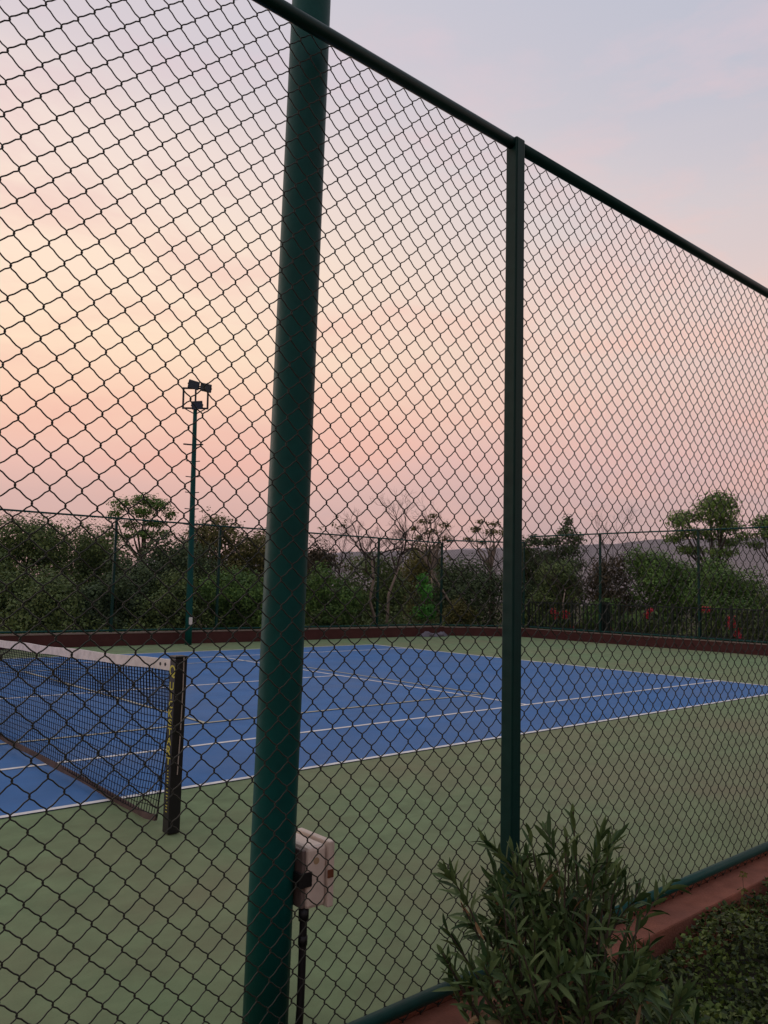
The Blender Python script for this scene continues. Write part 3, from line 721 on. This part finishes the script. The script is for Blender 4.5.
# shaded undergrowth along the walls and the far wood beyond (cannot be counted)
r = np.random.default_rng(80)
n = 15000
x = r.uniform(-2, 19.5, n); C = np.stack([x, 8.25+r.uniform(0,1,n)**1.5*2.2, G0 + r.uniform(0,1,n)**1.2*(.95+.25*np.sin(x*1.7)+.15*np.sin(x*4.1))], 1)
n2 = 9000
y2 = r.uniform(-9, 7, n2); C2 = np.stack([19.9+r.uniform(0,1,n2)**1.5*2.2, y2, G0 + r.uniform(0,1,n2)**1.2*(.95+.2*np.sin(y2*2.1))], 1)
C = np.concatenate([C, C2]); N_ = rand_dirs(len(C), r); N_[:,2] += .6; N_ /= np.linalg.norm(N_, axis=1)[:,None]
A = np.cross(N_, rand_dirs(len(C), r)); A /= np.linalg.norm(A, axis=1)[:,None]
s = r.uniform(.07,.16,len(C)); V, F = leaf_quads(C, A, N_, s, s*.5)
tag(link('undergrowth', np_mesh('undergrowth', V, F), M['leaf_dark']), 'dark shaded undergrowth along the far and back walls', 'undergrowth', kind='stuff')
cl = []
for k in range(170):
    t = r.uniform(-.35,1.25); dist = r.uniform(44,90)
    a = math.radians(2 + t*62); rr_ = r.uniform(1.6,3.2)
    cl.append((dist*math.cos(a)-2.4, dist*math.sin(a)-11, -4.0+dist*.018+r.uniform(-.6,1.0), rr_*1.3, rr_*1.3, rr_))
tag(link('far_wood', crown_mesh('far_wood', cl, 30000, .42, r, hollow=.7), M['leaf_dark']), 'distant wooded slope seen in gaps between the nearer trees', 'wood', kind='stuff')

# ------------------------------------------------------------------ foreground planting
def folded_leaves(P, A, N_, ln_, wd, bend):
    """long lanceolate leaves: base at P, axis A, folded along the midrib; 10 verts each"""
    W = np.cross(N_, A); W /= np.linalg.norm(W, axis=1)[:,None] + 1e-9
    N2 = np.cross(A, W)
    ln_ = ln_[:,None]; wd = wd[:,None]; bend = bend[:,None]
    rows_ = []
    for s_, w_ in ((0,.10),(.25,.8),(.55,1.0),(.82,.6)):
        mid = P + A*ln_*s_ - N2*bend*ln_*s_*s_
        rows_ += [mid - W*wd/2*w_ + N2*wd*.22*w_, mid, mid + W*wd/2*w_ + N2*wd*.22*w_]
    rows_.append(P + A*ln_ - N2*bend*ln_)
    V = np.stack(rows_, 1); k = V.shape[1]
    f = []
    for i in range(3):
        a = i*3; f += [(a,a+1,a+4,a+3),(a+1,a+2,a+5,a+4)]
    f += [(9,10,12,12),(10,11,12,12)]
    quads = [q for q in f if q[2] != q[3]]; tris = [(9,10,12),(10,11,12)]
    n_ = len(P); off = (np.arange(n_)*k)[:,None,None]
    Q = (np.array(quads)[None]+off).reshape(-1,4); T = (np.array(tris)[None]+off).reshape(-1,3)
    return V.reshape(-1,3), Q, T
def mixed_mesh(name, V, Q, T):
    me = bpy.data.meshes.new(name); V = np.asarray(V, np.float32)
    me.vertices.add(len(V)); me.vertices.foreach_set('co', V.ravel())
    me.loops.add(Q.size+T.size); me.loops.foreach_set('vertex_index', np.concatenate([Q.ravel(), T.ravel()]).astype(np.int32))
    st = np.concatenate([np.arange(0, Q.size, 4), Q.size+np.arange(0, T.size, 3)]).astype(np.int32)
    me.polygons.add(len(st)); me.polygons.foreach_set('loop_start', st); me.update(calc_edges=True); return me
def oleander(name, label, base, stems, seed, hmin, hmax, spread, leafn=(9,15), lean=(0,0), ll=(.085,.135)):
    r = np.random.default_rng(seed)
    t = empty(name, base); tag(t, label, 'shrub')
    st = MB(); P, A, N_, LN, WD, BD = [], [], [], [], [], []
    DP, DA, DN = [], [], []
    for k in range(stems):
        a = r.uniform(0, 2*PI); sp = spread*r.uniform(.05,1)**.6; Hk = r.uniform(hmin, hmax)*(1-.34*(sp/spread)**2)
        end = Vector((lean[0]+math.cos(a)*sp, lean[1]+math.sin(a)*sp*.75, Hk))
        p0 = Vector((r.normal(0,.06), r.normal(0,.05), 0)); m1 = p0.lerp(end, .62) + Vector((r.normal(0,.03), r.normal(0,.03), -.02))
        pts = [p0*(1-s)**2 + m1*2*s*(1-s) + end*s*s for s in np.linspace(0,1,9)]
        st.tube(pts, np.linspace(.0065,.0022,9), 5)
        ends = [(pts, r.uniform(.15,.45))]
        if r.random() < .75:      # a side shoot
            i0 = r.integers(4,7); e2 = pts[i0] + Vector((r.normal(0,.13), r.normal(0,.10), r.uniform(.14,.30)))
            p2 = [pts[i0].lerp(e2, s) + Vector((0,0,.03*math.sin(PI*s))) for s in np.linspace(0,1,6)]
            st.tube(p2, np.linspace(.004,.002,6), 4); ends.append((p2, .15))
        for pp, s0 in ends:
            nl = int(r.integers(*leafn)*2.1)
            for j in range(nl):
                s = s0 + (1-s0)*(j/nl)**.9; q = s*(len(pp)-1); i = min(int(q), len(pp)-2)
                p = pp[i].lerp(pp[i+1], q-i); ax = (pp[i+1]-pp[i]).normalized()
                th = 2*PI*(j/3.0) + j*.35 + r.uniform(-.4,.4)
                u_ = ax.orthogonal().normalized(); v_ = ax.cross(u_)
                out = u_*math.cos(th) + v_*math.sin(th)
                op = (1.12-.80*(s-s0)/(1-s0)) + r.normal(0,.28)
                d = (ax*math.cos(op) + out*math.sin(op)).normalized()
                nn = (ax - d*ax.dot(d)); nn = nn.normalized() if nn.length > .01 else out
                if s < s0+.22 and r.random() < .30: DP.append(p); DA.append((d+Vector((0,0,-.9))).normalized()); DN.append(nn); continue
                P.append(p); A.append(d); N_.append(nn); LN.append(r.uniform(*ll)*(1.0 if s < .93 else .7)); WD.append(r.uniform(.013,.021)); BD.append(r.normal(.12,.10))
    st.build('branches', M['bark'], t)
    V, Q, T = folded_leaves(np.array(P), np.array(A), np.array(N_), np.array(LN), np.array(WD), np.array(BD))
    link('foliage', mixed_mesh('foliage', V, Q, T), M['oleander'], t, smooth=True)
    if DP:
        n_ = len(DP)
        V, Q, T = folded_leaves(np.array(DP), np.array(DA), np.array(DN), r.uniform(.06,.11,n_), r.uniform(.010,.016,n_), r.normal(.3,.2,n_))
        d_ = link('dry_leaves', mixed_mesh('dry_leaves', V, Q, T), M['oleander_dry'], t, smooth=True); d_['label'] = 'withered orange-brown leaves'
    return t
oleander('oleander_shrub', 'upright oleander with narrow dark leaves in front of the square fence post', (.0,-9.33,-.30), 58, 94, .72, 1.08, .48, lean=(-.06,0), ll=(.060,.105))
oleander('oleander_shrub', 'lower spreading oleander shoots at the base of the tall oleander', (.16,-9.52,-.30), 15, 92, .26, .50, .33, lean=(.05,.04), ll=(.07,.12))

# ground cover beside the kerb
r = np.random.default_rng(95)
n = 56000
x = r.uniform(-1.2, 5.2, n); y = -8.985 - r.uniform(0,1,n)**.85*1.15
bump_ = .5+.5*np.sin(x*5.1+y*3)*np.sin(y*7.3-x*2.2)
edge = np.clip((-9.02-y)/.16, 0, 1)
z = -.20 + r.uniform(0,1,n)**.6*(.04+.17*bump_)*(.72+.28*edge) + .03
z = np.where((y > -9.25), z + .05*np.sin(x*3.7+1)*(1-edge), z)
keep = ~((np.abs(x-.0) < .12) & (np.abs(y+9.35) < .1)); C = np.stack([x,y,z],1)[keep]
N_ = rand_dirs(len(C), r)*.75; N_[:,2] += .75; N_[:,1] -= .15; N_ /= np.linalg.norm(N_, axis=1)[:,None]
A = np.cross(N_, rand_dirs(len(C), r)); A /= np.linalg.norm(A, axis=1)[:,None]
s = r.uniform(.017,.038,len(C)); V, F = leaf_quads(C, A, N_, s, s*.62)
tag(link('ground_cover', np_mesh('ground_cover', V, F), M['ground_leaf']), 'dense small-leaved ground cover along the kerb', 'ground cover', kind='stuff')
def sprig(name, label, cat, base, h_, n_, m, seed, petals=False):
    r = np.random.default_rng(seed); t = empty(name, base); tag(t, label, cat)
    MB().tube([(0,0,0),(.006,0,h_*.5),(0,.004,h_)], [.0022,.0018,.0012], 5).build('stem', M['bark'], t)
    cl = [(0,0,h_*q,.028,.028,.02) for q in (.5,.75,1.0)]
    link('leaves', crown_mesh('leaves', cl, n_, .034, r, hollow=.1), M[m], t)
    if petals:
        b = MB()
        for hx, hy in ((0,0),(.018,.006),(-.014,.010)):
            for k in range(5):
                a = 2*PI*k/5; c_ = Vector((hx,hy,h_+.015)); d = Vector((math.cos(a), math.sin(a), .25)); sd = Vector((-math.sin(a), math.cos(a), 0))
                b.add([c_, c_+d*.008+sd*.005, c_+d*.014, c_+d*.008-sd*.005], [(0,1,2,3)])
        b.build('flower', M['petal_white'], t)
sprig('flowering_sprig', 'small white flower cluster on a sprig at the lower right corner', 'flower', (1.26,-9.40,-.26), .10, 14, 'ground_leaf', 97, True)
sprig('leafy_sprig', 'yellow-green leafy sprig standing against the kerb edge', 'sprig', (1.93,-9.06,-.26), .33, 40, 'leaf_yellow', 98)

# ------------------------------------------------------------------ world, light, camera
wd = bpy.data.worlds.new('World'); S.world = wd; wd.use_nodes = True
nt = wd.node_tree; N, L = nt.nodes, nt.links
bg = N['Background']
SUN_AZ = math.radians(108)       # sunset direction, beyond the left end of the far fence
SUN_EL = math.radians(2.0)
tc = N.new('ShaderNodeTexCoord')
sep = N.new('ShaderNodeSeparateXYZ'); L.new(tc.outputs['Generated'], sep.inputs[0])
def math_node(op, a, b=None, c=None):
    n = N.new('ShaderNodeMath'); n.operation = op
    for i, q in enumerate((a, b, c)):
        if q is None: continue
        if isinstance(q, (int, float)): n.inputs[i].default_value = q
        else: L.new(q, n.inputs[i])
    return n.outputs[0]
def srgb(r_, g_, b_):
    f = lambda c: (c/255/12.92) if c/255 <= .04045 else ((c/255+.055)/1.055)**2.4
    return (f(r_), f(g_), f(b_), 1)
def ramp(fac, stops):
    n = N.new('ShaderNodeValToRGB'); L.new(fac, n.inputs[0]); cr = n.color_ramp
    while len(cr.elements) < len(stops): cr.elements.new(.5)
    for e, (p, c_) in zip(cr.elements, stops): e.position = p; e.color = c_
    return n.outputs[0]
mp = N.new('ShaderNodeMapping'); mp.inputs['Scale'].default_value = (1.2,1.2,9.0); L.new(tc.outputs['Generated'], mp.inputs[0])
nz = N.new('ShaderNodeTexNoise'); nz.inputs['Scale'].default_value = 1.6; nz.inputs['Detail'].default_value = 6; L.new(mp.outputs[0], nz.inputs['Vector'])
zz = math_node('ADD', sep.outputs['Z'], math_node('MULTIPLY', math_node('SUBTRACT', nz.outputs['Fac'], .5), .07))
zz = math_node('MAXIMUM', zz, 0.0)
near = ramp(zz, [(0.0, srgb(192,156,155)), (.09, srgb(215,178,172)), (.14, srgb(235,190,178)), (.20, srgb(251,207,183)), (.28, srgb(255,225,197)), (.38, srgb(255,230,209)),
                 (.47, srgb(246,225,215)), (.57, srgb(220,208,213)), (.75, srgb(204,205,217)), (1.0, srgb(206,210,222))])
away = ramp(zz, [(0.0, srgb(170,148,153)), (.09, srgb(196,168,168)), (.15, srgb(216,181,178)), (.22, srgb(229,195,186)), (.32, srgb(229,205,199)), (.42, srgb(212,202,206)),
                 (.52, srgb(196,195,207)), (.62, srgb(190,193,208)), (1.0, srgb(206,210,222))])
hx = math_node('ADD', math_node('MULTIPLY', sep.outputs['X'], math.cos(SUN_AZ)), math_node('MULTIPLY', sep.outputs['Y'], math.sin(SUN_AZ)))
mr = N.new('ShaderNodeMapRange'); mr.interpolation_type = 'SMOOTHSTEP'; mr.inputs[1].default_value = .05; mr.inputs[2].default_value = .80; L.new(hx, mr.inputs[0])
mx = N.new('ShaderNodeMix'); mx.data_type = 'RGBA'; L.new(mr.outputs[0], mx.inputs[0]); L.new(away, mx.inputs[6]); L.new(near, mx.inputs[7])
# thin pink streaks of cloud
mp2 = N.new('ShaderNodeMapping'); mp2.inputs['Scale'].default_value = (2.6,2.6,8.0); mp2.inputs['Rotation'].default_value = (.12,.1,.5); L.new(tc.outputs['Generated'], mp2.inputs[0])
nz2 = N.new('ShaderNodeTexNoise'); nz2.inputs['Scale'].default_value = 1.7; nz2.inputs['Detail'].default_value = 10; nz2.inputs['Roughness'].default_value = .60; nz2.inputs['Distortion'].default_value = .25; L.new(mp2.outputs[0], nz2.inputs['Vector'])
m2 = N.new('ShaderNodeMapRange'); m2.inputs[1].default_value = .47; m2.inputs[2].default_value = .68; m2.inputs[4].default_value = .55; L.new(nz2.outputs['Fac'], m2.inputs[0])
mx2 = N.new('ShaderNodeMix'); mx2.data_type = 'RGBA'; L.new(m2.outputs[0], mx2.inputs[0]); L.new(mx.outputs[2], mx2.inputs[6])
L.new(ramp(sep.outputs['Z'], [(0.0, srgb(200,170,168)), (.15, srgb(240,184,168)), (.32, srgb(248,200,184)), (.55, srgb(224,200,208)), (1.0, srgb(205,205,218))]), mx2.inputs[7])
# the physical sky adds its own faint dusk light on top
sky = N.new('ShaderNodeTexSky'); sky.sky_type = 'NISHITA'; sky.sun_disc = False; sky.sun_elevation = SUN_EL
sky.sun_rotation = PI/2 - SUN_AZ
ad = N.new('ShaderNodeMix'); ad.data_type = 'RGBA'; ad.blend_type = 'ADD'; ad.inputs[0].default_value = .006
L.new(mx2.outputs[2], ad.inputs[6]); L.new(sky.outputs[0], ad.inputs[7])
dim = N.new('ShaderNodeMapRange'); dim.interpolation_type = 'SMOOTHSTEP'; dim.inputs[1].default_value = -.75; dim.inputs[2].default_value = .15; dim.inputs[3].default_value = .68; dim.inputs[4].default_value = 1.0
L.new(hx, dim.inputs[0])
dm = N.new('ShaderNodeMix'); dm.data_type = 'RGBA'; dm.blend_type = 'MULTIPLY'; dm.inputs[0].default_value = 1.0
L.new(ad.outputs[2], dm.inputs[6]); L.new(dim.outputs[0], dm.inputs[7])
L.new(dm.outputs[2], bg.inputs['Color']); bg.inputs['Strength'].default_value = 1.0

sl = bpy.data.lights.new('sun', 'SUN'); sl.energy = .42; sl.angle = math.radians(25); sl.color = (1,.86,.78)
so = bpy.data.objects.new('sun', sl); COL.objects.link(so)
el = math.radians(7)
sd = Vector((math.cos(SUN_AZ)*math.cos(el), math.sin(SUN_AZ)*math.cos(el), math.sin(el)))
so.rotation_euler = sd.to_track_quat('Z', 'Y').to_euler(); so.location = (0,0,30)

cam = bpy.data.cameras.new('camera'); co = bpy.data.objects.new('camera', cam); COL.objects.link(co)
rt = Vector((.74914565,-.66201097,.02285316)); upv = Vector((-.07852432,-.05449702,.99542152)); fwv = Vector((.65773454,.74751024,.09281017))
mw = Matrix((( rt.x,upv.x,-fwv.x,-2.44432512),(rt.y,upv.y,-fwv.y,-11.09545285),(rt.z,upv.z,-fwv.z,1.53789162),(0,0,0,1)))
co.matrix_world = mw
cam.sensor_fit = 'VERTICAL'; cam.sensor_height = 36; cam.lens = 807.855/1024*36
cam.clip_start = .05; cam.clip_end = 8000
S.camera = co
S.view_settings.view_transform = 'Standard'; S.view_settings.look = 'None'; S.view_settings.exposure = 0
S.render.engine = 'CYCLES'
S.cycles.max_bounces = 6; S.cycles.diffuse_bounces = 3
